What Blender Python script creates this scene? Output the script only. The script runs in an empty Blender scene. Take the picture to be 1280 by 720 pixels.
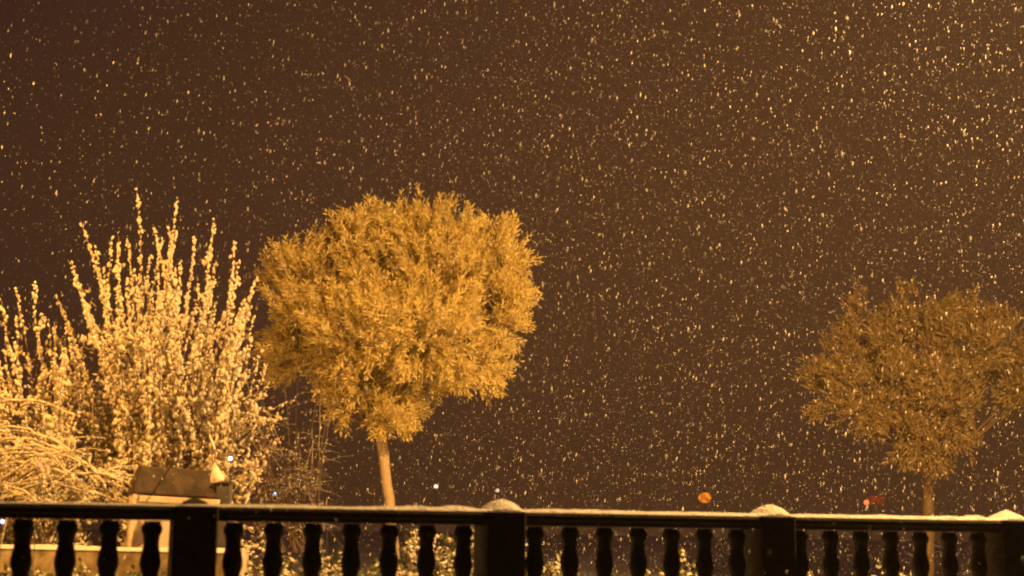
import bpy, math
import numpy as np
from mathutils import Vector, Matrix

# ------------------------------------------------------------------ scene, camera, sky, light
SC = bpy.context.scene
COL = SC.collection
RS = np.random.RandomState(7)

F = 1778.0                      # focal length in pixels of a 1280 wide picture
EYE = Vector((0, 0, 1.245))
PITCH = math.atan((659.5 - 360) / F)
ROLL = math.radians(0.80)
fw = Vector((0, math.cos(PITCH), math.sin(PITCH)))
rt0 = Vector((1, 0, 0))
up0 = rt0.cross(fw)
rt = rt0 * math.cos(ROLL) + up0 * math.sin(ROLL)
up = up0 * math.cos(ROLL) - rt0 * math.sin(ROLL)
cam_d = bpy.data.cameras.new('camera')
cam = bpy.data.objects.new('camera', cam_d)
COL.objects.link(cam)
cam_d.sensor_width = 36
cam_d.lens = 36 * F / 1280
cam_d.clip_start = 0.05
cam_d.clip_end = 2000
M = Matrix((rt, up, -fw)).transposed().to_4x4()
M.translation = EYE
cam.matrix_world = M
SC.camera = cam

W = bpy.data.worlds.new('World')
SC.world = W
W.use_nodes = True
wn, wl = W.node_tree.nodes, W.node_tree.links
wn.clear()
w_out = wn.new('ShaderNodeOutputWorld')
w_bg = wn.new('ShaderNodeBackground')          # town glow on low snow cloud
w_tc = wn.new('ShaderNodeTexCoord')
w_sep = wn.new('ShaderNodeVectorMath')         # town glow strongest low down, ahead and a little right
w_sep.operation = 'DOT_PRODUCT'
w_sep.inputs[1].default_value = Vector((0.16, 1.0, 0.06)).normalized()
w_rmp = wn.new('ShaderNodeValToRGB')
w_rmp.color_ramp.elements[0].position = 0.80
w_rmp.color_ramp.elements[0].color = (0.036, 0.0135, 0.0090, 1)
w_rmp.color_ramp.elements[1].position = 1.0
w_rmp.color_ramp.elements[1].color = (0.083, 0.0330, 0.0125, 1)
wl.new(w_tc.outputs['Generated'], w_sep.inputs[0])
wl.new(w_sep.outputs['Value'], w_rmp.inputs[0])
wl.new(w_rmp.outputs[0], w_bg.inputs['Color'])
w_bg.inputs['Strength'].default_value = 1.0
w_sky = wn.new('ShaderNodeTexSky')             # the last of the twilight above the cloud
w_sky.sky_type = 'NISHITA'
w_sky.sun_disc = False
w_sky.sun_elevation = math.radians(-6)
w_bg2 = wn.new('ShaderNodeBackground')
w_bg2.inputs['Strength'].default_value = 0.006
wl.new(w_sky.outputs[0], w_bg2.inputs['Color'])
w_add = wn.new('ShaderNodeAddShader')
wl.new(w_bg.outputs[0], w_add.inputs[0])
wl.new(w_bg2.outputs[0], w_add.inputs[1])
wl.new(w_add.outputs[0], w_out.inputs['Surface'])

SODIUM = (1.0, 0.44, 0.075)
SODIUM_PALE = (1.0, 0.51, 0.145)
LAMP_LEFT_W, LAMP_RIGHT_W = 2300.0, 17500.0
HAZE = 0.0016

SC.view_settings.view_transform = 'Standard'
SC.view_settings.look = 'None'
SC.view_settings.exposure = 0
SC.view_settings.gamma = 1
SC.cycles.use_denoising = True
SC.cycles.filter_width = 2.1
cam_d.dof.use_dof = True
cam_d.dof.focus_distance = 19
cam_d.dof.aperture_fstop = 2.8
SC.cycles.max_bounces = 5
SC.cycles.diffuse_bounces = 3
SC.cycles.volume_bounces = 0
SC.cycles.transparent_max_bounces = 8
SC.cycles.sample_clamp_indirect = 3


def pix(u, v, Y):
    """the point at distance Y (metres ahead) seen at u, v of the 1280x720 photograph"""
    d = fw + rt * ((u - 640) / F) + up * ((360 - v) / F)
    return EYE + d * (Y / d.y)


# ------------------------------------------------------------------ materials
def nodes(name):
    m = bpy.data.materials.new(name)
    m.use_nodes = True
    return m, m.node_tree.nodes, m.node_tree.links, m.node_tree.nodes['Principled BSDF']


def mat(name, c1, c2=None, scale=6.0, rough=0.7, bump=0.0, bscale=40.0, sheen=None, trans=0.0):
    m, n, l, p = nodes(name)
    p.inputs['Roughness'].default_value = rough
    p.inputs['Specular IOR Level'].default_value = 0.3
    col = None
    if c2 is None:
        p.inputs['Base Color'].default_value = (*c1, 1)
    else:
        tc = n.new('ShaderNodeTexCoord')
        nz = n.new('ShaderNodeTexNoise')
        nz.inputs['Scale'].default_value = scale
        nz.inputs['Detail'].default_value = 6
        r = n.new('ShaderNodeValToRGB')
        r.color_ramp.elements[0].position = 0.35
        r.color_ramp.elements[0].color = (*c1, 1)
        r.color_ramp.elements[1].position = 0.65
        r.color_ramp.elements[1].color = (*c2, 1)
        l.new(tc.outputs['Object'], nz.inputs['Vector'])
        l.new(nz.outputs['Fac'], r.inputs[0])
        l.new(r.outputs[0], p.inputs['Base Color'])
        col = r.outputs[0]
    if bump:
        tc = n.new('ShaderNodeTexCoord')
        nz = n.new('ShaderNodeTexNoise')
        nz.inputs['Scale'].default_value = bscale
        nz.inputs['Detail'].default_value = 5
        b = n.new('ShaderNodeBump')
        b.inputs['Strength'].default_value = bump
        b.inputs['Distance'].default_value = 0.02
        l.new(tc.outputs['Object'], nz.inputs['Vector'])
        l.new(nz.outputs['Fac'], b.inputs['Height'])
        l.new(b.outputs[0], p.inputs['Normal'])
    if trans:
        t = n.new('ShaderNodeBsdfTranslucent')
        if col:
            l.new(col, t.inputs['Color'])
        else:
            t.inputs['Color'].default_value = (*c1, 1)
        x = n.new('ShaderNodeMixShader')
        x.inputs[0].default_value = trans
        l.new(p.outputs[0], x.inputs[1])
        l.new(t.outputs[0], x.inputs[2])
        l.new(x.outputs[0], n['Material Output'].inputs['Surface'])
    return m


def snowy(name, c1, c2, snow=(0.72, 0.70, 0.66), lo=0.25, hi=0.75, trans=0.25, scale=5.0, rough=0.75):
    """bark or leaf with snow lying on the sides that face up"""
    m, n, l, p = nodes(name)
    p.inputs['Roughness'].default_value = rough
    p.inputs['Specular IOR Level'].default_value = 0.2
    tc = n.new('ShaderNodeTexCoord')
    nz = n.new('ShaderNodeTexNoise')
    nz.inputs['Scale'].default_value = scale
    nz.inputs['Detail'].default_value = 5
    l.new(tc.outputs['Object'], nz.inputs['Vector'])
    mx = n.new('ShaderNodeMix')
    mx.data_type = 'RGBA'
    mx.inputs[6].default_value = (*c1, 1)
    mx.inputs[7].default_value = (*c2, 1)
    l.new(nz.outputs['Fac'], mx.inputs[0])
    g = n.new('ShaderNodeNewGeometry')
    s = n.new('ShaderNodeSeparateXYZ')
    l.new(g.outputs['True Normal'], s.inputs[0])
    ab = n.new('ShaderNodeMath')
    ab.operation = 'ABSOLUTE'
    l.new(s.outputs['Z'], ab.inputs[0])
    mr = n.new('ShaderNodeMapRange')
    mr.inputs[1].default_value = lo
    mr.inputs[2].default_value = hi
    l.new((ab if trans else s).outputs[0 if trans else 'Z'], mr.inputs[0])
    m2 = n.new('ShaderNodeMix')
    m2.data_type = 'RGBA'
    l.new(mr.outputs[0], m2.inputs[0])
    l.new(mx.outputs[2], m2.inputs[6])
    m2.inputs[7].default_value = (*snow, 1)
    l.new(m2.outputs[2], p.inputs['Base Color'])
    if trans:
        t = n.new('ShaderNodeBsdfTranslucent')
        l.new(m2.outputs[2], t.inputs['Color'])
        x = n.new('ShaderNodeMixShader')
        x.inputs[0].default_value = trans
        l.new(p.outputs[0], x.inputs[1])
        l.new(t.outputs[0], x.inputs[2])
        l.new(x.outputs[0], n['Material Output'].inputs['Surface'])
    return m


def glow(name, c, s, mottled=0):
    m, n, l, p = nodes(name)
    if mottled:                                 # uneven glow put into the emission by noise
        tc = n.new('ShaderNodeTexCoord'); nz = n.new('ShaderNodeTexNoise'); mr = n.new('ShaderNodeMapRange')
        nz.inputs['Scale'].default_value = mottled
        mr.inputs[1].default_value, mr.inputs[2].default_value, mr.inputs[3].default_value, mr.inputs[4].default_value = 0.35, 0.65, s * 0.35, s * 1.3
        l.new(tc.outputs['Object'], nz.inputs['Vector']); l.new(nz.outputs['Fac'], mr.inputs[0]); l.new(mr.outputs[0], p.inputs['Emission Strength'])
    p.inputs['Base Color'].default_value = (*c, 1)
    p.inputs['Emission Color'].default_value = (*c, 1)
    p.inputs['Emission Strength'].default_value = s
    return m


def snow_mat(name, trans=0.0, sss=0.0, c=(0.86, 0.87, 0.88), bump=0.5, bscale=30):
    m = mat(name, tuple(x * 0.93 for x in c), c, scale=9, rough=0.65, bump=bump, bscale=bscale, trans=trans)
    if sss:
        p = m.node_tree.nodes['Principled BSDF']
        p.inputs['Subsurface Weight'].default_value = sss
        p.inputs['Subsurface Radius'].default_value = (1, 0.8, 0.6)
        p.inputs['Subsurface Scale'].default_value = 0.03
    return m


M_SNOW = snow_mat('snow', trans=0.0)
M_SNOWCAP = snow_mat('snow_on_rail', trans=0.35, bump=0.9, bscale=60)
M_CLUMP = snow_mat('snow_clump', trans=0.35, bump=0.0, c=(0.80, 0.74, 0.60))
M_FLAKE = mat('snowflake', (0.70, 0.70, 0.70), rough=0.5, trans=0.5)
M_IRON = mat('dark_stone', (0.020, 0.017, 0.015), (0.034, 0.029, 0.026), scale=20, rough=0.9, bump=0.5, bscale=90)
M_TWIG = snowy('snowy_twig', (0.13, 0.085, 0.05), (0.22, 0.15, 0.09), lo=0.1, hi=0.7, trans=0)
M_BARK = snowy('pale_bark', (0.30, 0.23, 0.15), (0.46, 0.37, 0.25), snow=(0.6, 0.55, 0.48), lo=0.5, hi=0.9, trans=0, scale=14)
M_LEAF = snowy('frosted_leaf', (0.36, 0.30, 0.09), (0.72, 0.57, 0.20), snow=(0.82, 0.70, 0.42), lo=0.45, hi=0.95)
M_LEAFDIM = snowy('dimlit_frosted_leaf', (0.24, 0.175, 0.07), (0.46, 0.34, 0.14), snow=(0.55, 0.44, 0.25), lo=0.4, hi=0.95)  # frosted leaf again, the weaker light put into a darker colour
M_HEDGE = snowy('evergreen_leaf', (0.06, 0.08, 0.03), (0.11, 0.12, 0.05), snow=(0.75, 0.72, 0.66), lo=0.35, hi=0.8)
M_BRANCH = snowy('brown_branch', (0.14, 0.09, 0.05), (0.26, 0.18, 0.10), snow=(0.5, 0.42, 0.3), lo=0.6, hi=0.95, trans=0)
M_DRY = snowy('dry_leaf', (0.20, 0.14, 0.07), (0.42, 0.33, 0.19), snow=(0.7, 0.62, 0.5), lo=0.5, hi=1.0)
M_DIMTWIG = snowy('dark_twig', (0.07, 0.05, 0.035), (0.12, 0.085, 0.06), snow=(0.5, 0.45, 0.4), lo=0.5, hi=0.95, trans=0)  # twig darkened to carry the bare shrub's shade; also low shrub stems
M_WALL = mat('rendered_wall', (0.22, 0.17, 0.11), (0.50, 0.42, 0.31), scale=7, rough=0.9, bump=0.7, bscale=18)
M_ROOF = mat('dark_roof_boards', (0.022, 0.016, 0.012), (0.060, 0.042, 0.028), scale=8, rough=0.85, bump=0.6, bscale=30)
M_SHEDWALL = mat('pale_boards', (0.48, 0.38, 0.27), (0.66, 0.54, 0.40), scale=7, rough=0.85, bump=0.4, bscale=25)
M_PAVING = mat('terrace_paving', (0.045, 0.040, 0.036), (0.075, 0.068, 0.06), scale=3, rough=0.9, bump=0.4, bscale=30)
M_METAL = mat('lamp_metal', (0.05, 0.05, 0.05), (0.08, 0.08, 0.08), scale=10, rough=0.5)
M_ORN = mat('frosted_shade', (0.75, 0.68, 0.55), (0.85, 0.80, 0.68), scale=20, rough=0.5, trans=0.3)


# ------------------------------------------------------------------ mesh helpers
def tag(o, label=None, cat=None, group=None, kind=None):
    if label: o['label'] = label
    if cat: o['category'] = cat
    if group: o['group'] = group
    if kind: o['kind'] = kind
    return o


def empty(name, loc):
    o = bpy.data.objects.new(name, None)
    o.empty_display_size = 0.2
    COL.objects.link(o)
    o.location = loc
    return o


class MB:
    """collects vertices and faces in world space"""
    def __init__(s):
        s.v, s.f, s.n = [], [], 0

    def add(s, verts, faces):
        verts = np.asarray(verts, float).reshape(-1, 3)
        s.v.append(verts)
        s.f.extend([tuple(i + s.n for i in q) for q in faces])
        s.n += len(verts)
        return s

    def box(s, c, d, R=None):
        x, y, z = [k / 2 for k in d]
        P = np.array([(a * x, b * y, e * z) for a in (-1, 1) for b in (-1, 1) for e in (-1, 1)])
        if R is not None: P = P @ np.array(R).T
        return s.add(P + np.array(c), [(0, 1, 3, 2), (4, 6, 7, 5), (0, 4, 5, 1), (2, 3, 7, 6), (0, 2, 6, 4), (1, 5, 7, 3)])

    def tube(s, pts, rad, seg=6):
        pts = np.asarray(pts, float)
        n = len(pts)
        rad = np.broadcast_to(rad, n)
        T = np.gradient(pts, axis=0)
        T /= np.linalg.norm(T, axis=1, keepdims=True) + 1e-9
        ref = np.array([0.31, 0.93, 0.2]) if abs(T[0][2]) > 0.7 else np.array([0.05, 0.1, 1.0])
        A = np.cross(T, ref)
        A /= np.linalg.norm(A, axis=1, keepdims=True) + 1e-9
        B = np.cross(T, A)
        th = np.arange(seg) * 2 * math.pi / seg
        V = pts[:, None] + rad[:, None, None] * (A[:, None] * np.cos(th)[None, :, None] + B[:, None] * np.sin(th)[None, :, None])
        fs = []
        for i in range(n - 1):
            for j in range(seg):
                k = (j + 1) % seg
                fs.append((i * seg + j, i * seg + k, (i + 1) * seg + k, (i + 1) * seg + j))
        fs.append(tuple(range(seg))[::-1])
        fs.append(tuple((n - 1) * seg + j for j in range(seg)))
        return s.add(V.reshape(-1, 3), fs)

    def lathe(s, c, prof, seg=20):
        V, fs = [], []
        for z, r in prof:
            for j in range(seg):
                a = 2 * math.pi * j / seg
                V.append((c[0] + r * math.cos(a), c[1] + r * math.sin(a), c[2] + z))
        n = len(prof)
        for i in range(n - 1):
            for j in range(seg):
                k = (j + 1) % seg
                fs.append((i * seg + j, i * seg + k, (i + 1) * seg + k, (i + 1) * seg + j))
        fs.append(tuple(range(seg))[::-1])
        fs.append(tuple((n - 1) * seg + j for j in range(seg)))
        return s.add(V, fs)

    def build(s, name, m, parent=None, smooth=False, bevel=0):
        V = np.concatenate(s.v)
        off = np.array(parent_loc(parent))
        me = bpy.data.meshes.new(name)
        me.from_pydata((V - off).tolist(), [], s.f)
        me.materials.append(m)
        if smooth: me.shade_smooth()
        o = bpy.data.objects.new(name, me)
        COL.objects.link(o)
        if parent: o.parent = parent
        if bevel:
            b = o.modifiers.new('bevel', 'BEVEL')
            b.width = bevel
            b.segments = 2
            b.limit_method = 'ANGLE'
        return o


def parent_loc(p):
    loc = Vector((0, 0, 0))
    while p:
        loc += p.location
        p = p.parent
    return loc


def tri_mesh(name, V, Fc, m, parent=None, smooth=False, mats=None, midx=None):
    """fast mesh from numpy arrays, all faces with the same corner count"""
    off = np.array(parent_loc(parent))
    V = V - off
    k = Fc.shape[1]
    me = bpy.data.meshes.new(name)
    me.vertices.add(len(V))
    me.vertices.foreach_set('co', V.astype(np.float32).ravel())
    me.loops.add(Fc.size)
    me.loops.foreach_set('vertex_index', Fc.astype(np.int32).ravel())
    me.polygons.add(len(Fc))
    me.polygons.foreach_set('loop_start', (np.arange(len(Fc)) * k).astype(np.int32))
    me.materials.append(m)
    if mats:
        for x in mats: me.materials.append(x)
        me.polygons.foreach_set('material_index', midx.astype(np.int32))
    me.update(calc_edges=True)
    me.validate()
    if smooth: me.shade_smooth()
    o = bpy.data.objects.new(name, me)
    COL.objects.link(o)
    if parent: o.parent = parent
    return o


def instance(TV, TF, R, S, P):
    """template verts/faces placed n times: R (n,3,3), S (n,3) scales before rotation, P (n,3)"""
    n = len(P)
    V = TV[None] * S[:, None, :]
    V = np.einsum('nij,nvj->nvi', R, V) + P[:, None]
    Fc = TF[None] + (np.arange(n) * len(TV))[:, None, None]
    return V.reshape(-1, 3), Fc.reshape(-1, TF.shape[1])


def rand_rot(n, rs):
    q = rs.normal(size=(n, 4))
    q /= np.linalg.norm(q, axis=1, keepdims=True)
    w, x, y, z = q.T
    return np.stack([np.stack([1 - 2 * (y * y + z * z), 2 * (x * y - z * w), 2 * (x * z + y * w)], 1),
                     np.stack([2 * (x * y + z * w), 1 - 2 * (x * x + z * z), 2 * (y * z - x * w)], 1),
                     np.stack([2 * (x * z - y * w), 2 * (y * z + x * w), 1 - 2 * (x * x + y * y)], 1)], 1)


def align(D, rs, roll=None):
    """rotations taking +Z to the directions D"""
    D = D / (np.linalg.norm(D, axis=1, keepdims=True) + 1e-9)
    r = rs.normal(size=D.shape)
    if roll is not None:                       # roll: blend of random and 'flat side up'
        r = r * roll + np.cross(D, np.array([0, 0, 1.0])) * (1 - roll)
    A = np.cross(D, r)
    A = np.cross(A, D)
    A /= np.linalg.norm(A, axis=1, keepdims=True) + 1e-9
    B = np.cross(D, A)
    return np.stack([A, B, D], 2)


t_ = (1 + 5 ** .5) / 2
ICO_V = np.array([(-1, t_, 0), (1, t_, 0), (-1, -t_, 0), (1, -t_, 0), (0, -1, t_), (0, 1, t_), (0, -1, -t_), (0, 1, -t_),
                  (t_, 0, -1), (t_, 0, 1), (-t_, 0, -1), (-t_, 0, 1)]) / math.sqrt(1 + t_ * t_)
ICO_F = np.array([(0, 11, 5), (0, 5, 1), (0, 1, 7), (0, 7, 10), (0, 10, 11), (1, 5, 9), (5, 11, 4), (11, 10, 2), (10, 7, 6), (7, 1, 8),
                  (3, 9, 4), (3, 4, 2), (3, 2, 6), (3, 6, 8), (3, 8, 9), (4, 9, 5), (2, 4, 11), (6, 2, 10), (8, 6, 7), (9, 8, 1)])
OCT_V = np.array([(1, 0, 0), (-1, 0, 0), (0, 1, 0), (0, -1, 0), (0, 0, 1), (0, 0, -1)], float)
OCT_F = np.array([(0, 2, 4), (2, 1, 4), (1, 3, 4), (3, 0, 4), (2, 0, 5), (1, 2, 5), (3, 1, 5), (0, 3, 5)])


def blobs(name, P, S, m, parent, rs, D=None):
    n = len(P)
    R = rand_rot(n, rs) if D is None else align(D, rs)
    V, Fc = instance(ICO_V, ICO_F, R, S, P)
    V = V.reshape(n, 12, 3)
    c = P[:, None]
    V = c + (V - c) * rs.uniform(0.72, 1.28, (n, 12, 1))
    return tri_mesh(name, V.reshape(-1, 3), Fc, m, parent, smooth=True)


# ------------------------------------------------------------------ ground
def ground_z(x, y):
    return (0.035 * np.sin(x * 0.9 + 1) * np.cos(y * 0.7) + 0.03 * np.sin(x * 0.33 + y * 0.21)
            + 0.012 * np.sin(x * 3.1 + y * 1.7) * np.sin(y * 2.3)) * np.clip((y - 9.5) / 3, 0, 1) \
        + 0.25 * np.sin(x * 0.031 + 2) * np.sin(y * 0.027) * np.clip((y - 40) / 60, 0, 1)


gx = np.concatenate([np.linspace(-200, -24, 18), np.linspace(-22, 22, 150), np.linspace(24, 200, 18)])
gy = np.concatenate([np.linspace(-30, 6, 10), np.linspace(7, 45, 130), np.linspace(47, 260, 30)])
X, Y = np.meshgrid(gx, gy)
Z = ground_z(X, Y)
nx, ny = len(gx), len(gy)
i, j = np.meshgrid(np.arange(nx - 1), np.arange(ny - 1))
a = (j * nx + i).ravel()
Q = np.stack([a, a + 1, a + nx + 1, a + nx], 1)
g = tri_mesh('snow_ground', np.stack([X, Y, Z], 2).reshape(-1, 3), Q, M_SNOW, smooth=True)
tag(g, kind='structure')

# ------------------------------------------------------------------ balustrade
P0, P3 = pix(243, 634, 6.45), pix(1256, 650.5, 6.45 * 1.21)
print('RAILZ', P0.z, P3.z)
RAILTOP = 1.318
A0 = Vector((P0.x, P0.y, 0)); A3 = Vector((P3.x, P3.y, 0))
STEP = (A3 - A0) / 3
L = STEP.length
AX = STEP.normalized()
NRM = Vector((-AX.y, AX.x, 0))             # away from the camera
ANG = math.atan2(AX.y, AX.x)
RZ = np.array(Matrix.Rotation(ANG, 3, 'Z'))
T0, T1 = -2, 6
FLOOR = 0.30
print('L', L)
# the terrace the balustrade stands on
tb = MB()
c = A0 + STEP * 2 - NRM * 5.0
tb.box((c.x, c.y, FLOOR / 2 - 0.06), (L * 14, 10.5, FLOOR + 0.12), RZ)
tag(tb.build('terrace', M_PAVING, None, bevel=0.01), kind='structure')

bal = empty('balustrade', (A0.x, A0.y, FLOOR))
tag(bal, 'dark stone balustrade with turned balusters crossing in front of the garden', 'balustrade')


def along(t, off=0.0, z=0.0):
    p = A0 + STEP * t + NRM * off
    return np.array((p.x, p.y, z))


def profile_bar(name, prof, t0, t1, m, parent, n=2, bevel=0):
    """prof: closed (offset, z) outline swept along the line"""
    b = MB()
    k = len(prof)
    V = [along(t0 + (t1 - t0) * q / (n - 1), o_, z_) for q in range(n) for o_, z_ in prof]
    fs = [(q * k + j, q * k + (j + 1) % k, (q + 1) * k + (j + 1) % k, (q + 1) * k + j) for q in range(n - 1) for j in range(k)]
    fs += [tuple(range(k))[::-1], tuple((n - 1) * k + j for j in range(k))]
    b.add(V, fs)
    return b.build(name, m, parent, bevel=bevel)


zt = RAILTOP
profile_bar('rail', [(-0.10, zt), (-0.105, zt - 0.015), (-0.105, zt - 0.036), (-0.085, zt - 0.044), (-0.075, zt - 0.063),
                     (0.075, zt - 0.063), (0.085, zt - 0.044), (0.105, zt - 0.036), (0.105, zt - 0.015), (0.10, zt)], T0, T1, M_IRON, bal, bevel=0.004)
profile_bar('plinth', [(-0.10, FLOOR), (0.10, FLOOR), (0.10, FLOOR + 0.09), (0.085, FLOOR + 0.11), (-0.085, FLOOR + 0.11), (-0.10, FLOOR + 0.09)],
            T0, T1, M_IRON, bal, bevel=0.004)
zb = zt - 0.066
BP = [(0, .040), (-.012, .040), (-.018, .048), (-.032, .053), (-.046, .050), (-.056, .041), (-.085, .036), (-.102, .037), (-.128, .045), (-.158, .053),
      (-.178, .053), (-.200, .044), (-.214, .038), (-.232, .039), (-.24, .046), (-.256, .046), (-.27, .038), (-.31, .042), (-.38, .058), (-.45, .066), (-.52, .060), (-.60, .043),
      (-.66, .036), (-.70, .036), (-.72, .052), (-.75, .056), (-.78, .056)]
h_b = zb - (FLOOR + 0.107)
BP = [(z * h_b / 0.78, 0.036 + (r - 0.036) * 0.72 - 0.002) for z, r in BP]
first = None
for k in range(int((T1 - T0) * 8) + 1):
    t = T0 + k / 8
    if k % 8 == 0: continue
    p = along(t, 0, zb)
    if first is None:
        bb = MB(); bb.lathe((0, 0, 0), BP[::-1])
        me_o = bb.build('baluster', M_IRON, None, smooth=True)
        first = me_o
        me_o.parent = bal
        me_o.location = Vector(p) - bal.location
    else:
        o = first.copy()
        COL.objects.link(o)
        o.parent = bal
        o.location = Vector(p) - bal.location
        o.rotation_euler.z = RS.uniform(0, 6)
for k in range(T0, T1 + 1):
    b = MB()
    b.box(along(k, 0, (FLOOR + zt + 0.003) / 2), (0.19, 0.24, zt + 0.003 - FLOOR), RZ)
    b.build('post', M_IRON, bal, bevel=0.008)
    b = MB()                                   # low pointed cap
    V = [along(k + a_ * 0.062 / L, b_ * 0.062, zt + 0.0035) for a_, b_ in ((-1, -1), (1, -1), (1, 1), (-1, 1))]
    V += [along(k + a_ * 0.045 / L, b_ * 0.045, zt + 0.024) for a_, b_ in ((-1, -1), (1, -1), (1, 1), (-1, 1))] + [along(k, 0, zt + 0.045)]
    b.add(V, [(3, 2, 1, 0), (0, 1, 5, 4), (1, 2, 6, 5), (2, 3, 7, 6), (3, 0, 4, 7), (4, 5, 8), (5, 6, 8), (6, 7, 8), (7, 4, 8)])
    b.build('post_cap', M_IRON, bal, bevel=0.004)

# snow lying along the rail and heaped on the caps
tt = np.arange(T0, T1, 0.007)
nw = 15
rs = np.random.RandomState(3)
def smooth_noise(x, seed, f):
    r = np.random.RandomState(seed)
    out = np.zeros_like(x)
    for q in range(6):
        ff = f * 1.9 ** q
        out += np.sin(x * ff + r.uniform(0, 6)) * 0.62 ** q * np.sin(x * ff * 0.37 + r.uniform(0, 6))
    return out
hh = 0.0135 + 0.0030 * smooth_noise(tt, 1, 9)
hh += 0.008 * np.exp(-((tt - 0.71) / 0.03) ** 2) + 0.010 * np.exp(-((tt - 0.84) / 0.045) ** 2)
hh += 0.014 * np.exp(-((tt - 2.86) / 0.018) ** 2)
hh *= np.clip(0.62 + 0.38 * (tt + 0.2) / 0.9, 0.45, 1)
V = []
for a_, t in enumerate(tt):
    for w in range(nw):
        s_ = -1 + 2 * w / (nw - 1)
        e = (1 - abs(s_) ** 4.0) ** 0.6
        ed = 0.094 + 0.005 * math.sin(t * 41 + 1.3) + 0.003 * math.sin(t * 97)
        z = zt + 0.001 + hh[a_] * e * (1 + 0.10 * math.sin(t * 60 + w * 1.1)) + rs.uniform(-.0008, .0008)
        V.append(along(t, s_ * ed, z))
V = np.array(V)
n_t = len(tt)
i, j = np.meshgrid(np.arange(nw - 1), np.arange(n_t - 1))
a = (j * nw + i).ravel()
Q = np.stack([a, a + nw, a + nw + 1, a + 1], 1)
# mounds on the caps
VV, QQ, n0 = [V], [Q], len(V)
for k in range(T0, T1 + 1):
    if k == 0: continue
    rr = np.random.RandomState(50 + k)
    m_ = 25
    gu = np.linspace(-1, 1, m_)
    U1, V1 = np.meshgrid(gu, gu)
    rad = np.maximum(abs(U1), abs(V1)) * 0.35 + np.hypot(U1, V1) * 0.65
    pk = rr.uniform(-0.12, 0.15)
    d = np.hypot(U1 - pk, V1)
    sharp = 1.0 if k == 3 else 1.7
    h = 0.006 + 0.050 * np.clip(1 - (d / 1.05) ** sharp, 0, None) ** 0.9 * np.clip((1.15 - rad) * 4, 0, 1)
    h += rr.uniform(-.0016, .0016, h.shape)
    h[rad > 1.14] = -0.0005
    PP = [along(k + U1[a1, b1] * 0.096 / L, V1[a1, b1] * 0.11, zt + 0.0045 + h[a1, b1]) for a1 in range(m_) for b1 in range(m_)]
    i, j = np.meshgrid(np.arange(m_ - 1), np.arange(m_ - 1))
    a = (j * m_ + i).ravel()
    VV.append(np.array(PP)); QQ.append(np.stack([a, a + m_, a + m_ + 1, a + 1], 1) + n0); n0 += m_ * m_
o = tri_mesh('rail_snow', np.concatenate(VV), np.concatenate(QQ), M_SNOWCAP, smooth=True)
tag(o, 'snow lying along the balustrade rail and heaped on its posts', 'snow', kind='stuff')


# ------------------------------------------------------------------ street lamps that light the garden
def street_lamp(base, head, watts, aim, label, cone=150, color=SODIUM, blend=0.35):
    root = empty('street_lamp', base)
    tag(root, label, 'street lamp', 'street lamps lighting the garden')
    bx, by, bz = base
    hx, hy, hz = head
    m1 = MB(); m1.tube([(bx, by, bz), (bx, by, bz + 0.5), (bx, by, bz + 0.52), (bx, by, hz - 0.3)], [0.10, 0.10, 0.07, 0.05], 14)
    m1.build('pole', M_METAL, root, smooth=True)
    m2 = MB()
    pts = [(bx + (hx - bx) * s, by + (hy - by) * s, hz - 0.32 + 0.38 * math.sin(s * math.pi / 2)) for s in np.linspace(0, 1, 8)]
    m2.tube(pts, 0.035, 10)
    m2.build('arm', M_METAL, root, smooth=True)
    m3 = MB()
    m3.lathe((hx, hy, hz - 0.02), [(0.0, 0.22), (0.03, 0.24), (0.09, 0.20), (0.15, 0.10), (0.17, 0.02)], 20)
    hd = m3.build('lamp_head', M_METAL, root, smooth=True)
    m4 = MB()
    m4.lathe((hx, hy, hz - 0.02), [(-0.10, 0.05), (-0.08, 0.12), (-0.04, 0.17), (-0.003, 0.19)], 20)
    m4.build('lens', glow('sodium_lens', color, 30), root, smooth=True)
    ld = bpy.data.lights.new('street_lamp_light', 'SPOT')
    ld.energy = watts
    ld.color = color
    ld.shadow_soft_size = 0.12
    ld.spot_size = math.radians(cone)
    ld.spot_blend = blend
    lo = bpy.data.objects.new('lamp_light', ld)
    COL.objects.link(lo)
    lo.parent = root
    lo.location = Vector((hx, hy, hz - 0.2)) - Vector(base)
    lo.rotation_euler = (Vector(aim) - Vector((hx, hy, hz - 0.2))).to_track_quat('-Z', 'Y').to_euler()
    return root


street_lamp((-6.7, 10.2, 0), (-5.9, 10.8, 5.6), LAMP_LEFT_W, (-3.6, 14.2, 1.5),
            'street lamp beyond the garden wall beside the tall snowy shrub', cone=118)
street_lamp((8.6, 9.6, 0), (6.2, 9.4, 8.4), LAMP_RIGHT_W, (3.0, 16.0, 0.0),
            'street lamp beyond the terrace balustrade towards the right', cone=168, color=SODIUM_PALE, blend=0.8)


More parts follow.
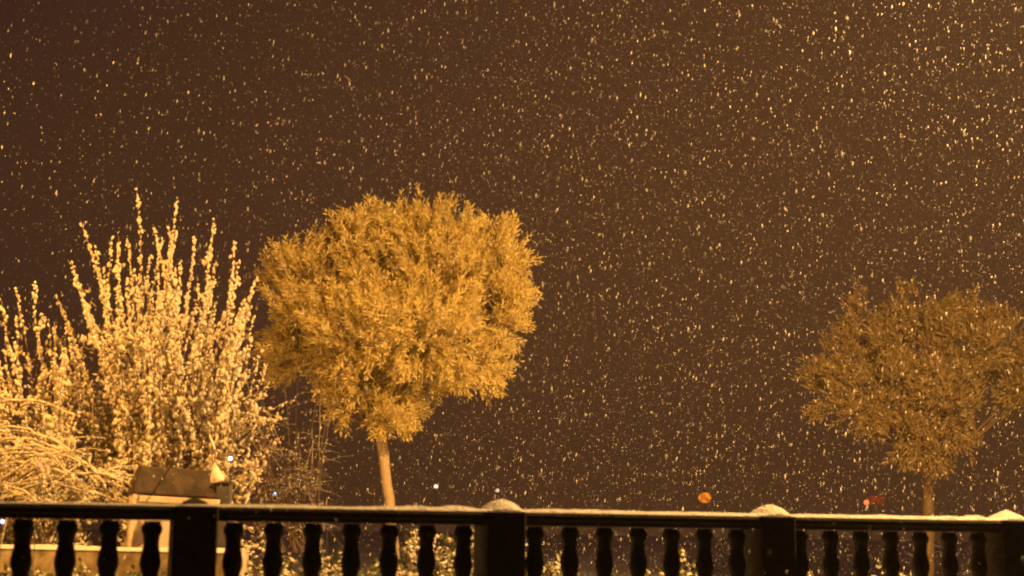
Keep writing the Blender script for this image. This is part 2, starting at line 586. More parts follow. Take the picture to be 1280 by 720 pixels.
# ------------------------------------------------------------------ low wall with snow on top
def world_line_wall():
    a = pix(-140, 676, 12.6); b = pix(292, 689.5, 11.6)
    ax = Vector((b.x - a.x, b.y - a.y, 0)); ln = ax.length; ax.normalize()
    nn = Vector((-ax.y, ax.x, 0))
    R = np.array(Matrix.Rotation(math.atan2(ax.y, ax.x), 3, 'Z'))
    root = empty('garden_wall', (a.x, a.y, 0))
    tag(root, 'low pale rendered garden wall topped with snow below the tall shrub', 'wall')
    z = (a.z + b.z) / 2 - 0.03
    mid = (a + b) / 2 + nn * 0.14
    w = MB(); w.box((mid.x, mid.y, z / 2 - 0.1), (ln, 0.26, z + 0.2), R)
    w.build('wall_body', M_WALL, root, bevel=0.01)
    s = np.arange(0, ln, 0.03); m_ = 9
    V = []
    h = 0.030 + 0.008 * smooth_noise(s, 5, 2.0)
    for q, d in enumerate(s):
        for k in range(m_):
            e = -1 + 2 * k / (m_ - 1)
            p = a + ax * d + nn * (0.14 + e * 0.138)
            V.append((p.x, p.y, z + 0.002 + h[q] * (1 - abs(e) ** 5) ** 0.6))
    i, j = np.meshgrid(np.arange(m_ - 1), np.arange(len(s) - 1))
    c_ = (j * m_ + i).ravel()
    tri_mesh('snow_cap', np.array(V), np.stack([c_, c_ + m_, c_ + m_ + 1, c_ + 1], 1), M_SNOWCAP, root, smooth=True)


world_line_wall()


# ------------------------------------------------------------------ small shed, ornament
def shed():
    Yd = 12.4
    a = pix(157, 700, Yd); b = pix(270, 700, Yd + 0.28)
    ax = Vector((b.x - a.x, b.y - a.y, 0)); ln = ax.length; ax.normalize()
    nn = Vector((-ax.y, ax.x, 0))
    R = np.array(Matrix.Rotation(math.atan2(ax.y, ax.x), 3, 'Z'))
    zw = pix(215, 617.5, Yd - 0.15).z
    zr = pix(215, 585, Yd).z + 0.02
    root = empty('garden_shed', (a.x, a.y, 0))
    tag(root, 'small low shed with dark sloping roof and pale boarded wall under the shrub', 'shed')
    D = 0.5
    mid = (a + b) / 2 + nn * D / 2
    w = MB(); w.box((mid.x, mid.y, zw / 2), (ln, D, zw), R)
    w.build('wall', M_SHEDWALL, root, bevel=0.004)
    # roof: steep front slope to a short ridge, closed body with thickness
    r = MB()
    def q(s, d, z):
        p = a + ax * s + nn * d
        return (p.x, p.y, z)
    e = 0.02
    V = [q(-e, -0.016, zw + 0.004), q(ln + e, -0.016, zw + 0.004), q(ln + e, D + .03, zw + 0.004), q(-e, D + .03, zw + 0.004),
         q(-e, -0.016, zw + 0.02), q(ln + e, -0.016, zw + 0.02), q(ln + e, D + .03, zw + 0.02), q(-e, D + .03, zw + 0.02),
         q(0.04, 0.10, zr), q(ln - 0.05, 0.10, zr - 0.01), q(ln - 0.05, D - 0.12, zr + .005), q(0.04, D - 0.12, zr + .01)]
    r.add(V, [(3, 2, 1, 0), (0, 1, 5, 4), (1, 2, 6, 5), (2, 3, 7, 6), (3, 0, 4, 7), (4, 5, 9, 8), (5, 6, 10, 9), (6, 7, 11, 10), (7, 4, 8, 11), (8, 9, 10, 11)])
    r.build('roof', M_ROOF, root, bevel=0.006)
    c = MB(); c.tube([q(-0.012, -0.012, 0.02), q(-0.012, -0.012, zw)], 0.02, 4)
    c.build('corner_board', M_SHEDWALL, root)
    c = MB(); c.box(q(ln / 2, -0.014, zw - 0.035), (ln - 0.06, 0.02, 0.05), R)
    c.build('fascia', M_SHEDWALL, root, bevel=0.003)
    root.rotation_euler.y = math.radians(2.2)   # it has settled to one side


shed()


def ornament():
    Yd = 12.2
    top = pix(269, 562, Yd); ring = pix(270, 578, Yd); bot = pix(272, 602, Yd)
    h = ring.z - bot.z
    root = empty('hanging_lantern', (bot.x, bot.y, bot.z))
    tag(root, 'pale bell-shaped lantern hanging at the right edge of the tall snowy shrub', 'lantern')
    b = MB()
    R = 0.06
    b.lathe((0, 0, 0), [(0.0, R * .9), (0.012, R), (0.05, R * .93), (0.09, R * .7), (0.13, R * .42), (0.165, R * .16), (0.18, 0.008)], 16)
    tilt = np.array(Matrix.Rotation(math.radians(-12), 3, 'Y'))
    b.v[-1] = (b.v[-1] * np.array([1, 1, h / 0.18])) @ tilt.T + np.array(bot)
    b.build('bell_shade', M_ORN, root, smooth=True)
    t = MB(); tp = np.array(bot) + tilt @ np.array([0, 0, h * 0.97])
    t.tube([tp, np.array(top), np.array(pix(262, 545, Yd + 0.3))], 0.007, 6)
    t.build('cord', M_TWIG, root)


ornament()
pst = pix(281, 605, 12.7)
pr = MB(); pr.box((pst.x, pst.y, pst.z / 2), (0.12, 0.12, pst.z)); pr.box((pst.x, pst.y, pst.z + 0.012), (0.15, 0.15, 0.02))
o = pr.build('garden_post', mat('weathered_grey_wood', (0.05, 0.045, 0.045), (0.09, 0.08, 0.08), scale=12, rough=0.9), None, bevel=0.006)
tag(o, 'short square grey wooden post right of the small dark-roofed shed', 'post')


# ------------------------------------------------------------------ tall snowy shrub
def shrub_shoots(name, label, tips, base_c, base_r, extra, zmin, rs, wood=M_TWIG, blob=0.0175, density=66, group=None, lean=-0.42, side=1.0):
    """tips: world points the longest shoots reach; shoots rise from a stool and carry lumps of snow"""
    root = empty(name, (base_c[0], base_c[1], 0))
    tag(root, label, 'shrub', group)
    st = MB()
    BPs, BDs, BSs = [], [], []
    def snow_line(pts, n, s0, s1):
        d = np.linalg.norm(np.diff(pts, axis=0), axis=1)
        cum = np.concatenate([[0], np.cumsum(d)])
        u = np.sort(rs.uniform(0, 1, n)) * cum[-1]
        P = np.stack([np.interp(u, cum, pts[:, k]) for k in range(3)], 1)
        T = np.stack([np.interp(u, cum, np.gradient(pts[:, k], cum)) for k in range(3)], 1)
        f = u / cum[-1]
        sz = (s0 + (s1 - s0) * f) * rs.uniform(0.55, 1.35, n)
        P = P + rs.normal(size=P.shape) * sz[:, None] * 0.62
        kp = rs.uniform(0, 1, n) < np.clip(0.32 + (P[:, 2] - 1.2) * 0.24, 0.32, 1.0)
        P, T, sz = P[kp], T[kp], sz[kp]
        n = len(P)
        if n == 0: return
        BPs.append(P); BDs.append(T + rs.normal(size=T.shape) * 0.5 + np.array([0, 0, .2]))
        BSs.append(np.stack([sz * 0.85, sz * 0.8, sz * rs.uniform(1.0, 2.0, n)], 1))
    def shoot(b, t, r0, snow_from=0.35):
        m_ = 10
        s = np.linspace(0, 1, m_)
        b = np.array(b); t = np.array(t)
        out = (t - b) * np.array([1, 1, 0])
        bend = lean
        pts = b[None] + (t - b)[None] * s[:, None]
        pts += out[None] * (np.sin(s * math.pi)[:, None] * 0.22 * bend)       # goes out first, then up
        pts[:, 2] -= np.sin(s * math.pi) * 0.10 * np.linalg.norm(out) * bend
        wob = np.cumsum(rs.normal(size=(m_, 3)) * 0.022, axis=0); wob -= s[:, None] * wob[-1] * .6
        pts += wob
        st.tube(pts, r0 * (1 - s * 0.82), 5)
        i0 = int(snow_from * (m_ - 1))
        seg = pts[i0:]
        ln = np.linalg.norm(np.diff(seg, axis=0), axis=1).sum()
        snow_line(seg, max(4, int(ln * density)), blob * 1.35, blob * 0.72)
        return pts
    allp = []
    for t in tips:
        ang = rs.uniform(0, 6.28); q = rs.uniform(0, 1) ** .5
        b = (base_c[0] + math.cos(ang) * base_r * q + (t[0] - base_c[0]) * 0.12, base_c[1] + math.sin(ang) * base_r * q, 0.0)
        p = shoot(b, t, 0.016)
        allp.append(p)
        # side shoots that stay close to the main shoot
        for k in range(int(rs.randint(3, 6) * side)):
            f = rs.uniform(0.3, 0.9)
            i_ = int(f * 9)
            o_ = p[i_]
            ln = rs.uniform(0.25, 0.85) * (1.25 - f)
            d = (p[min(i_ + 1, 9)] - p[max(i_ - 1, 0)]); d /= np.linalg.norm(d)
            d = d + rs.normal(size=3) * 0.38; d[2] = abs(d[2]) + 0.25; d /= np.linalg.norm(d)
            shoot(o_, o_ + d * ln, 0.007, 0.1)
    # low tangle
    for k in range(extra):
        p = allp[rs.randint(len(allp))]
        o_ = p[rs.randint(1, 6)]
        d = rs.normal(size=3) * np.array([1, 0.7, 0.35]) + np.array([0, -0.2, 0.1]); d /= np.linalg.norm(d)
        ln = rs.uniform(0.3, 0.9)
        e_ = o_ + d * ln; e_[2] = max(e_[2], zmin)
        shoot(o_, e_, 0.006, 0.0)
    st.build('stems', wood, root)
    P = np.concatenate(BPs); D = np.concatenate(BDs); S = np.concatenate(BSs)
    lowp = P[P[:, 2] + rs.normal(size=len(P)) * 0.6 < 2.6]
    nl = int(len(lowp) * 0.55)
    LP = lowp[rs.randint(0, len(lowp), nl)] + rs.normal(size=(nl, 3)) * 0.05
    TV = np.array([(0, 0, 0), (0.5, 0.08, .5), (0, 0, 1.0), (-.5, 0.08, .5)], float)
    V, Fc = instance(TV, np.array([(0, 1, 2, 3)]), rand_rot(nl, rs), np.stack([np.full(nl, .028), np.full(nl, .028), rs.uniform(.04, .075, nl)], 1), LP)
    tri_mesh('dry_leaves', V, Fc, M_DRY, root)
    blobs('snow_clumps', P, S, M_CLUMP, root, rs, D)
    print(name, 'clumps', len(P))
    return root


rs = np.random.RandomState(11)
named = [(172, 230), (150, 290), (222, 243), (100, 284), (142, 300), (262, 275), (288, 300), (315, 345), (204, 300), (190, 282), (96, 330),
         (130, 335), (245, 300), (228, 285), (118, 310), (160, 300), (275, 325), (300, 330), (182, 320), (214, 280)]
tips = [pix(u, v, 14.2 + rs.uniform(-.7, .7)) for u, v in named]
for u, v in [(330, 430), (342, 480), (335, 520), (322, 395), (345, 545), (328, 455), (318, 420), (348, 505), (310, 370), (300, 352)]:
    tips.append(pix(u, v, 14.0 + rs.uniform(-.6, .4)))
for k in range(62):                            # the body of the shrub
    u = rs.uniform(60, 318)
    crown = 300 + 0.0011 * (u - 190) ** 2 * 3.2
    v = crown + abs(rs.normal()) * 70 + 15
    tips.append(pix(u, min(v, 500), 14.1 + rs.uniform(-1.2, 1.0)))
shrub_shoots('tall_shrub', 'tall upright shrub thick with snow, brightest and tallest of the shrubs', tips, (pix(200, 640, 14.2).x, 14.2), 0.50, 200, 0.7, rs)

tips = [pix(u, v, 13.6 + rs.uniform(-.5, .5)) for u, v in
        [(2, 376), (26, 362), (42, 350), (20, 392), (60, 395), (72, 400), (-20, 350), (-45, 340), (10, 420), (50, 420), (85, 405), (105, 420), (-70, 380)]]
for k in range(26):
    tips.append(pix(rs.uniform(-90, 100), rs.uniform(410, 540), 13.5 + rs.uniform(-.8, .8)))
shrub_shoots('tall_shrub', 'lower snowy shrub cut by the left edge, its shoots leaning outwards', tips, (pix(75, 640, 13.6).x, 13.6), 0.4, 90, 0.6, rs)


# arching branches over the wall
def arching(name, label, specs, base, rs, mt=M_TWIG, snowy_line=True, r0=0.009, side=5, blob=0.017, dens=26):
    root = empty(name, (base[0], base[1], 0))
    tag(root, label, 'shrub')
    st = MB(); BP_, BS_, BD_ = [], [], []
    for (pts) in specs:
        P = np.array([tuple(p) for p in pts])
        s = np.linspace(0, 1, len(P)); q = np.linspace(0, 1, 14)
        C = np.stack([np.interp(q, s, P[:, k]) for k in range(3)], 1)
        for _ in range(3):
            C[1:-1] = (C[:-2] + C[2:] + 2 * C[1:-1]) / 4
        C += rs.normal(size=C.shape) * 0.006
        st.tube(C, r0 * (1 - q * 0.7), 6)
        if snowy_line:
            n = 60
            u = rs.uniform(3, 13, n); b_ = np.stack([np.interp(u, np.arange(14), C[:, k]) for k in range(3)], 1)
            b_[:, 2] += 0.010
            BP_.append(b_); BS_.append(np.tile([[0.009, 0.011, 0.035]], (n, 1)) * rs.uniform(.6, 1.2, (n, 1)))
            T = np.stack([np.interp(u, np.arange(14), np.gradient(C[:, k])) for k in range(3)], 1); BD_.append(T)
        for k in range(side):
            o_ = C[rs.randint(3, 13)]
            d = rs.normal(size=3) * np.array([1, .6, .5]); d /= np.linalg.norm(d)
            ln = rs.uniform(.2, .55)
            e = np.array([o_ + d * ln * x + np.array([0, 0, -0.25 * ln * x * x]) for x in np.linspace(0, 1, 6)])
            st.tube(e, 0.005 * (1 - np.linspace(0, .7, 6)), 4)
            n = int(ln * dens) + 1
            u = rs.uniform(0, 5, n); b_ = np.stack([np.interp(u, np.arange(6), e[:, k2]) for k2 in range(3)], 1)
            BP_.append(b_ + rs.normal(size=b_.shape) * 0.008); BS_.append(np.tile([[blob * .8, blob * .7, blob]], (n, 1)) * rs.uniform(.5, 1.4, (n, 1)))
            BD_.append(rs.normal(size=(n, 3)))
    st.build('stems', mt, root)
    blobs('snow_clumps', np.concatenate(BP_), np.concatenate(BS_), M_CLUMP, root, rs, np.concatenate(BD_))
    return root


rs = np.random.RandomState(21)
base = pix(-60, 640, 12.9)
sp = []
for (uv) in [[(-60, 660), (-30, 560), (20, 543), (70, 560), (100, 575)], [(-60, 660), (-20, 585), (15, 577), (50, 582), (80, 592)],
             [(-60, 660), (-10, 560), (40, 562), (80, 568), (96, 566)], [(-50, 660), (20, 610), (90, 594), (120, 592), (140, 598)],
             [(-60, 660), (-20, 540), (20, 530), (60, 548), (85, 562)], [(-60, 660), (0, 600), (40, 575), (60, 566), (100, 566)],
             [(-60, 660), (-20, 615), (10, 605), (40, 620), (60, 640)], [(-40, 670), (20, 630), (60, 612), (100, 620), (130, 640)],
             [(-60, 660), (-10, 620), (30, 600), (90, 608), (150, 628)], [(-60, 660), (-30, 520), (0, 500), (50, 500), (90, 520)]]:
    dy = rs.uniform(-.5, .4)
    sp.append([pix(u, v, 12.9 + dy * (k / 4)) for k, (u, v) in enumerate(uv)])
for k in range(15):
    u0 = rs.uniform(-40, 90); v1 = rs.uniform(530, 610); w_ = rs.uniform(60, 130)
    sp.append([pix(u0, 670, 13.2), pix(u0 + w_ * .2, v1 + 20, 13.1), pix(u0 + w_ * .5, v1, 13), pix(u0 + w_ * .8, v1 + 12, 12.9), pix(u0 + w_, v1 + 40, 12.8)])
arching('arching_shrub', 'low arching shrub with bare snow-lined branches beneath the tall shrub at the left', sp, base, rs, side=8, blob=0.013, dens=17)

# dim bare shrub, its shade put into dark twig colour, between the tall shrub and the round tree
rs = np.random.RandomState(23)
sp = []
for k in range(30):
    u0 = rs.uniform(330, 405)
    u1 = min(u0 + rs.normal() * 55, 425); v1 = rs.uniform(455, 600)
    sp.append([pix(u0, 690, 17), pix((u0 * 2 + u1) / 3, 640, 17), pix((u0 + u1) / 2, (v1 + 640) / 2, 17 + rs.uniform(-.6, .6)), pix(u1, v1, 17 + rs.uniform(-1, 1))])
b_ = pix(368, 640, 17)
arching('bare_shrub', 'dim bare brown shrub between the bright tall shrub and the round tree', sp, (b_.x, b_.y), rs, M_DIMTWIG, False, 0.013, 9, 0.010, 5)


# ------------------------------------------------------------------ trees with round crowns
def sprig_template(rs, n=17, ln=1.0, leaf=0.36, wid=0.040, droop=0.25):
    """a twig along +Z with long narrow leaves; unit length, quads"""
    V, Fq = [], []
    for k in range(n):
        f = (k + 0.6) / n
        base = np.array([droop * 0.3 * math.sin(f * 2), 0, f])
        a = k * 2.4 + rs.uniform(-.4, .4)
        out = np.array([math.cos(a), math.sin(a), 0])
        d = out * rs.uniform(0.45, 0.85) + np.array([0, 0, rs.uniform(0.6, 1.0)])
        d /= np.linalg.norm(d)
        s = np.cross(d, rs.normal(size=3)); s /= np.linalg.norm(s)
        l_ = leaf * rs.uniform(.7, 1.3) * (1.1 - 0.35 * f); w_ = wid * rs.uniform(.7, 1.2)
        i0 = len(V)
        V += [base, base + d * l_ * .45 + s * w_, base + d * l_, base + d * l_ * .5 - s * w_]
        Fq.append((i0, i0 + 1, i0 + 2, i0 + 3))
    # the twig itself: a three-sided spike
    i0 = len(V)
    r = 0.012
    V += [np.array([r, 0, 0]), np.array([-r, r, 0]), np.array([-r, -r, 0]), np.array([r * .3, 0, 1.0]), np.array([-r * .3, r * .3, 1.0]), np.array([-r * .3, -r * .3, 1.0])]
    Fq += [(i0, i0 + 1, i0 + 4, i0 + 3), (i0 + 1, i0 + 2, i0 + 5, i0 + 4), (i0 + 2, i0, i0 + 3, i0 + 5)]
    return np.array(V), np.array(Fq)


def round_tree(name, label, Yd, trunk_uv, lobes, n_sprig, ln, spikes, rs, leaf_m, trunk_r, bark=None, up_bias=0.45, hang=0.0, shell=0.42):
    """lobes: (u, v, ru, rv, dy) ellipsoids given where the crown has them, radii in photo pixels"""
    ppm = F / Yd
    bot = pix(*trunk_uv[0], Yd); top = pix(*trunk_uv[1], Yd)
    ax = (top - bot); g0 = bot + ax * ((0 - bot.z) / ax.z)
    root = empty(name, (g0.x, g0.y, 0))
    tag(root, label, 'tree', 'round-headed trees beyond the balustrade')
    tr = MB()
    s = np.linspace(0, 1, 14)
    G = np.array(g0); Tp = np.array(top)
    pts = G[None] + (Tp - G)[None] * s[:, None]
    pts[1:-1] += rs.normal(size=(12, 3)) * 0.008
    tr.tube(pts, trunk_r * (1.22 - 0.38 * s ** 0.35) * (1 + 0.03 * rs.normal(size=14)) + 0.05 * trunk_r * (s > .9), 12)
    tr.build('trunk', bark or M_BARK, root, smooth=True)
    br = MB()
    LC = []
    for (u, v, ru, rv, dy) in lobes:
        c = np.array(pix(u, v, Yd + dy)); LC.append((c, ru / ppm, rv / ppm))
    hubs = []
    for c, rx, rz in LC:
        for k in range(3):
            e = c + rs.normal(size=3) * np.array([rx, rx, rz]) * 0.28
            q = np.linspace(0, 1, 8)
            P = Tp[None] + (e - Tp)[None] * q[:, None]
            P[:, 2] += np.sin(q * math.pi) * -0.12 * np.linalg.norm((e - Tp)[:2])
            P += np.cumsum(rs.normal(size=P.shape) * 0.02, 0)
            br.tube(P, trunk_r * 0.36 * (1 - q * 0.88), 7)
            hubs.append(P)
    templ = [sprig_template(rs) for _ in range(6)]
    Vs, Fs, n0 = [], [], 0
    vol = np.array([rx * rx * rz for _, rx, rz in LC]); pr_ = vol ** 0.75; pr_ /= pr_.sum()
    cnt = rs.multinomial(n_sprig, pr_)
    for (c, rx, rz), n in zip(LC, cnt):
        # cluster centres give light and dark clumps with gaps
        ncl = max(6, n // (26 if Yd < 24 else 50))
        d = rs.normal(size=(ncl, 3)); d /= np.linalg.norm(d, axis=1, keepdims=True)
        rr = (shell + (1 - shell) * rs.uniform(0, 1, (ncl, 1)) ** 0.6)
        CC = c + d * rr * np.array([rx, rx * 0.9, rz]) * 0.93
        which = rs.randint(0, ncl, n)
        P = CC[which] + rs.normal(size=(n, 3)) * np.array([0.16, 0.16, 0.11]) * (rx / 1.1)
        out = (P - (c - np.array([0, 0, rz * 0.35]))) / np.array([rx, rx, rz])
        out /= np.linalg.norm(out, axis=1, keepdims=True) + 1e-6
        cd = (CC[which] - c); cd /= np.linalg.norm(cd, axis=1, keepdims=True) + 1e-6
        D = out * 0.9 + cd * 0.4 + rs.normal(size=(n, 3)) * 0.42 + np.array([0, 0, up_bias])
        low = (P[:, 2] < c[2] - rz * 0.35)
        D[low, 2] -= hang
        D /= np.linalg.norm(D, axis=1, keepdims=True)
        S = (ln * rs.uniform(0.6, 1.35, (n, 1))) * np.ones((1, 3))
        R = align(D, rs)
        for k in range(6):
            mk = np.arange(n) % 6 == k
            if not mk.any(): continue
            TV, TF = templ[k]
            V, Fc = instance(TV, TF, R[mk], S[mk], P[mk] - D[mk] * ln * .5)
            Vs.append(V); Fs.append(Fc + n0); n0 += len(V)
        for q in range(ncl):                    # branch to each clump
            h = hubs[rs.randint(len(hubs))][rs.randint(3, 8)]
            cand = min((hp for H in hubs for hp in H[3:]), key=lambda x: np.linalg.norm(x - CC[q]) + rs.uniform(0, .3))
            qn = np.linspace(0, 1, 6)
            B_ = cand[None] + (CC[q] - cand)[None] * qn[:, None]
            B_ += np.sin(qn * math.pi)[:, None] * rs.normal(size=3) * 0.06
            br.tube(B_, 0.018 * (1 - qn * 0.7), 5)
    for (u, v, n, w) in spikes:                 # shoots that stand out of the outline
        c = np.array(pix(u, v + 14, Yd + rs.uniform(-.4, .4)))
        P = c + rs.normal(size=(n, 3)) * np.array([w, w, w * 1.5]) / ppm
        D = np.array([0, 0, 1.0]) + rs.normal(size=(n, 3)) * 0.35
        TV, TF = templ[rs.randint(6)]
        V, Fc = instance(TV, TF, align(D, rs), np.ones((n, 3)) * ln * 0.8, P - D * ln * .5)
        Vs.append(V); Fs.append(Fc + n0); n0 += len(V)
    br.build('branches', M_BRANCH, root, smooth=True)
    cr = tri_mesh('crown', np.concatenate(Vs), np.concatenate(Fs), leaf_m, root)
    print(name, 'faces', len(cr.data.polygons))
    return root


rs = np.random.RandomState(31)
round_tree('round_headed_tree', 'round-headed tree with dense frosted golden crown, the brighter of the two', 20.0, [(487, 636), (475, 532)],
           [(405, 375, 78, 84, 0.1), (385, 435, 52, 52, 0.2), (475, 345, 80, 76, 0.3), (560, 345, 72, 84, -0.1), (608, 385, 54, 84, 0.0), (520, 410, 90, 78, -0.6), (455, 420, 80, 70, -0.5),
            (470, 480, 68, 42, -0.2), (440, 500, 38, 32, -0.3), (500, 505, 34, 28, -.3), (590, 445, 48, 44, -0.2), (505, 300, 62, 44, 0.3), (615, 330, 48, 52, .2), (440, 310, 50, 36, 0.1), (470, 518, 40, 22, -.5)],
           9500, 0.27, [(549, 240, 16, 5), (555, 262, 20, 9), (520, 262, 14, 8), (480, 268, 12, 8), (600, 270, 14, 8), (578, 262, 12, 9), (635, 300, 12, 8), (450, 285, 10, 9),
                        (355, 300, 6, 8), (395, 292, 10, 8), (420, 285, 10, 8)],
           rs, M_LEAF, 0.084, hang=1.1)
rs = np.random.RandomState(37)
round_tree('round_headed_tree', 'round-headed tree with thin dim crown, farther off and dimmer', 27.0, [(1160, 700), (1162, 572)],
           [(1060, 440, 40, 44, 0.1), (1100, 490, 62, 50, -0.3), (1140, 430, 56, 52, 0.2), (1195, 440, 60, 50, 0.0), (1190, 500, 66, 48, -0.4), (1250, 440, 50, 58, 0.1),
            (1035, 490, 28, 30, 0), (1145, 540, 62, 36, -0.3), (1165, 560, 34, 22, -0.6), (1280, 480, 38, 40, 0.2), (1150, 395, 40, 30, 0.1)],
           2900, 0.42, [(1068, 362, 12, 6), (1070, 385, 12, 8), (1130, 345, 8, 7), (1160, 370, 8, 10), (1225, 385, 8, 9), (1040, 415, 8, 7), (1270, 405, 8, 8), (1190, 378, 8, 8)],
           rs, M_LEAFDIM, 0.118, bark=M_BRANCH, hang=1.0, shell=0.3)  # trunk darkened too: dimmer light put into its colour


# ------------------------------------------------------------------ low snow-laden shrubs seen between the balusters
def low_shrub(label, u, v, w, Yd, rs, snow=0.6, name='low_shrub', cat='shrub', size=1.0):
    ppm = F / Yd
    top = pix(u, v, Yd)
    H = top.z; rx = w / 2 / ppm
    root = empty(name, (top.x, top.y, 0))
    tag(root, label, cat, 'low snow-laden shrubs behind the balusters')
    n = int(4200 * rx * size)
    th = rs.uniform(0, 2 * math.pi, n); ph = rs.uniform(0, 1, n)
    rr = rs.uniform(0.75, 1.02, n)
    x = np.cos(th) * np.sqrt(1 - ph ** 4.5) * rr; y = np.sin(th) * np.sqrt(1 - ph ** 4.5) * rr; z = ph * rr
    lump = 1 + 0.10 * np.sin(th * 5 + u) * np.cos(ph * 7) + 0.07 * np.sin(th * 11)
    P = np.stack([top.x + x * rx * lump, top.y + y * rx * 0.8 * lump, np.maximum(z * H * (0.93 + 0.07 * np.sin(x * 9 + u)), 0.03)], 1)
    D = np.stack([x, y, z + .2], 1) + rs.normal(size=(n, 3)) * 0.5
    TV = np.array([(0, 0, 0), (0.5, 0, .5), (0, 0, 1.0), (-.5, 0, .5)], float); TF = np.array([(0, 1, 2, 3)])
    S = np.stack([np.full(n, .035), np.full(n, .035), rs.uniform(.04, .08, n)], 1)
    V, Fc = instance(TV, TF, align(D, rs), S, P)
    tri_mesh('leaves', V, Fc, M_HEDGE, root)
    st = MB()
    for k in range(9):
        a_ = rs.uniform(0, 6.28); q = rs.uniform(.2, .75)
        st.tube([(top.x, top.y, 0), (top.x + math.cos(a_) * rx * q * .5, top.y + math.sin(a_) * rx * q * .4, H * .45),
                 (top.x + math.cos(a_) * rx * q, top.y + math.sin(a_) * rx * q * .8, H * .86)], [.014, .010, .005], 5)
    st.build('stems', M_DIMTWIG, root)
    m_ = int(n * snow * 0.8)
    idx = rs.choice(n, m_, p=(z.clip(0.03) ** .5) / (z.clip(0.03) ** .5).sum())
    sz = rs.uniform(.006, .021, (m_, 1))
    blobs('snow_clumps', P[idx] + np.array([0, 0, .012]), sz * np.array([[1.25, 1.1, .75]]), M_CLUMP, root, rs, np.tile([[0, 0, 1.0]], (m_, 1)) + rs.normal(size=(m_, 3)) * .25)
    return root


rs = np.random.RandomState(41)
LS = [
    (335, 676, 60, 11.2, 'low snowy shrub just right of the garden wall end'),
    (405, 673, 95, 11.6, 'smooth mound of snowy shrub left of the bright tree trunk'),
    (465, 702, 50, 11.4, 'very low snowy shrub under the bright tree trunk'),
    (525, 655, 80, 11.0, 'high ragged snowy shrub right of the bright tree trunk'),
    (585, 657, 80, 11.4, 'high ragged snowy shrub just left of the leftmost snow-topped post'),
    (648, 668, 70, 11.2, 'snowy shrub directly behind the leftmost snow-topped post'),
    (700, 691, 60, 11.0, 'snowy shrub just right of the leftmost snow-topped post'),
    (755, 710, 80, 11.5, 'very low snowy shrub between the leftmost snow-topped post and the orange globe light'),
    (822, 706, 60, 11.2, 'low snowy shrub below the orange globe light'),
    (858, 688, 42, 11.0, 'narrow snowy shrub left of the orange globe light'),
    (1000, 702, 75, 12.0, 'low snowy shrub just right of the middle snow-topped post'),
    (1110, 709, 80, 12.6, 'low dim snowy shrub left of the dim tree trunk'),
]
for u, v, w, yd, lab in LS:
    low_shrub(lab, u, v, w, yd, rs, snow=0.85 if 500 < u < 700 else 0.7)
# the shrub bed continues along the left behind and before the wall
for u, v, w, yd, lab in [(20, 694, 90, 11.4, 'low snowy shrub before the wall at the left edge'), (110, 703, 90, 11.4, 'low snowy shrub before the wall and left of the shed'),
                         (190, 694, 80, 11.2, 'low snowy shrub before the pale shed wall')]:
    low_shrub(lab, u, v, w, yd, rs, snow=0.6)


# ------------------------------------------------------------------ far lights
def far_lamp(u, v, Yd, r, color, strength, label, name='far_lamp', flat=1.0, mottled=0):
    p = pix(u, v, Yd)
    root = empty(name, (p.x, p.y, 0))
    tag(root, label, 'lamp', 'far lamps seen through the snowfall')
    pr = 0.0035 if Yd < 20 else 0.02
    a_ = MB(); a_.tube([(p.x, p.y, 0), (p.x, p.y, p.z - r * 0.9)], [pr, pr * .7], 8)
    a_.build('pole', M_METAL, root)
    b = MB()
    b.lathe((p.x, p.y, p.z), [(-r * .95 * flat, r * .25), (-r * .7 * flat, r * .72), (-r * .2 * flat, r), (r * .3 * flat, r * .96), (r * .7 * flat, r * .7), (r * .93 * flat, r * .3)], 14)
    b.build('globe', glow(name + '_glow', color, strength, mottled), root, smooth=True)
    c_ = MB(); c_.lathe((p.x, p.y, p.z + r * flat * .95), [(0, r * .4), (r * .15, r * .25), (r * .3, r * .05)], 12)
    c_.build('cap', M_METAL, root)
    return root


far_lamp(545, 608, 70, 0.10, (1.0, 0.85, 0.65), 1.6, 'tiny white far light right of the bright tree trunk')
far_lamp(622, 613, 75, 0.10, (1.0, 0.7, 0.45), 1.0, 'tiny warm far light above the leftmost snow-topped post')
far_lamp(343, 617, 60, 0.07, (0.5, 0.65, 1.0), 4, 'tiny bluish far light left of the bright tree trunk')
far_lamp(288, 573, 12.0, 0.018, (0.7, 0.85, 1.0), 3, 'small blue-white light right of the hanging lantern')
far_lamp(3, 652, 12.0, 0.02, (0.25, 0.4, 1.0), 2.5, 'blue light at the left edge just under the rail')
far_lamp(881, 622, 60, 0.27, (1.0, 0.27, 0.015), 0.95, 'orange globe light just above the rail left of the middle snow-topped post', mottled=4.5, flat=0.85)
far_lamp(1083, 628, 70, 0.13, (1.0, 0.22, 0.06), 1.6, 'small red-orange far light left of the dim tree')
far_lamp(50, 581, 11.9, 0.018, (1.0, 0.12, 0.08), 3, 'tiny red light among the arching branches at the left')
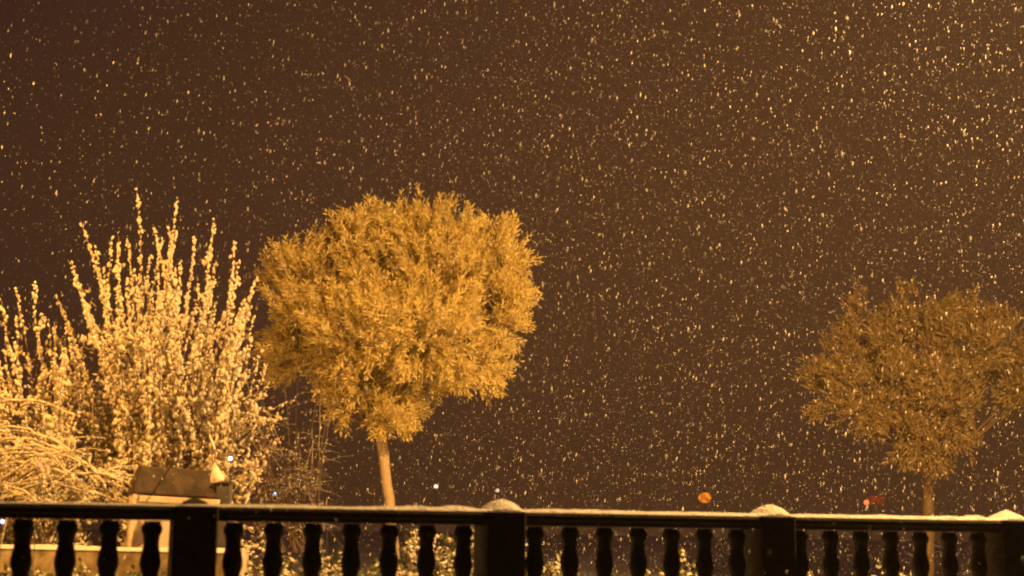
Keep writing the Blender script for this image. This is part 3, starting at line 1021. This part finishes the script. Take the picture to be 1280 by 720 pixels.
# reddish lit board beside the red light
p = pix(1096, 625, 70.5)
sgn = empty('lit_board', (p.x, p.y, 0)); tag(sgn, 'dim reddish lit board beside the small red-orange far light', 'board')
b = MB(); b.box((p.x, p.y, p.z), (0.75, 0.08, 0.42)); b.build('panel', glow('board_glow', (0.8, 0.16, 0.05), 0.15, 3.5), sgn, bevel=0.02)
b = MB(); b.tube([(p.x - .3, p.y + .06, 0), (p.x - .3, p.y + .06, p.z)], .015, 6); b.build('leg', M_METAL, sgn)
b = MB(); b.tube([(p.x + .3, p.y + .06, 0), (p.x + .3, p.y + .06, p.z)], .015, 6); b.build('leg', M_METAL, sgn)

# ------------------------------------------------------------------ falling snow
rs = np.random.RandomState(97)
N = 380000
P = np.stack([rs.uniform(-15, 15, N), 2.6 + 33 * rs.uniform(0, 1, N) ** 0.8, rs.uniform(0.05, 14, N)], 1)
keep = (np.abs(P[:, 0]) < 3.5 + P[:, 1] * 0.42) & (P[:, 2] < 3.2 + P[:, 1] * 0.42)
keep &= rs.uniform(0, 1, N) < np.clip(0.35 + (P[:, 0] + 6.5) * 0.10, 0.35, 1.0)   # dimmer light at the left put in as fewer flakes
P = P[keep]
n = len(P)
sz = (0.0020 + 0.0050 * rs.uniform(0, 1, n) ** 3.4) * np.clip(P[:, 1] / 9, 0.35, 1)
el = rs.uniform(1.8, 4.4, n)
D = np.array([0.10, 0, 1.0]) + rs.normal(size=(n, 3)) * np.array([.10, .10, .05])
V, Fc = instance(OCT_V, OCT_F, align(D, rs), np.stack([sz, sz * rs.uniform(.6, 1, n), sz * el], 1), P)
V = V.reshape(n, 6, 3); V = P[:, None] + (V - P[:, None]) * rs.uniform(.6, 1.3, (n, 6, 1))
o = tri_mesh('falling_snow', V.reshape(-1, 3), Fc, M_FLAKE)
tag(o, 'snowflakes falling thickly through the lamplight', 'snow', kind='stuff')
print('flakes', n)

# ------------------------------------------------------------------ haze of the snowfall
if HAZE:
    b = MB(); b.box((0, 115, 7.5), (402, 292, 18))
    m = bpy.data.materials.new('haze'); m.use_nodes = True
    nn = m.node_tree.nodes; nn.clear()
    out = nn.new('ShaderNodeOutputMaterial'); pv = nn.new('ShaderNodeVolumePrincipled')
    pv.inputs['Color'].default_value = (0.9, 0.88, 0.86, 1)
    pv.inputs['Anisotropy'].default_value = 0.6
    pv.inputs['Density'].default_value = HAZE
    m.node_tree.links.new(pv.outputs[0], out.inputs['Volume'])
    o = b.build('haze', m)
    tag(o, 'thin haze of falling snow filling the night air', 'haze', kind='stuff')
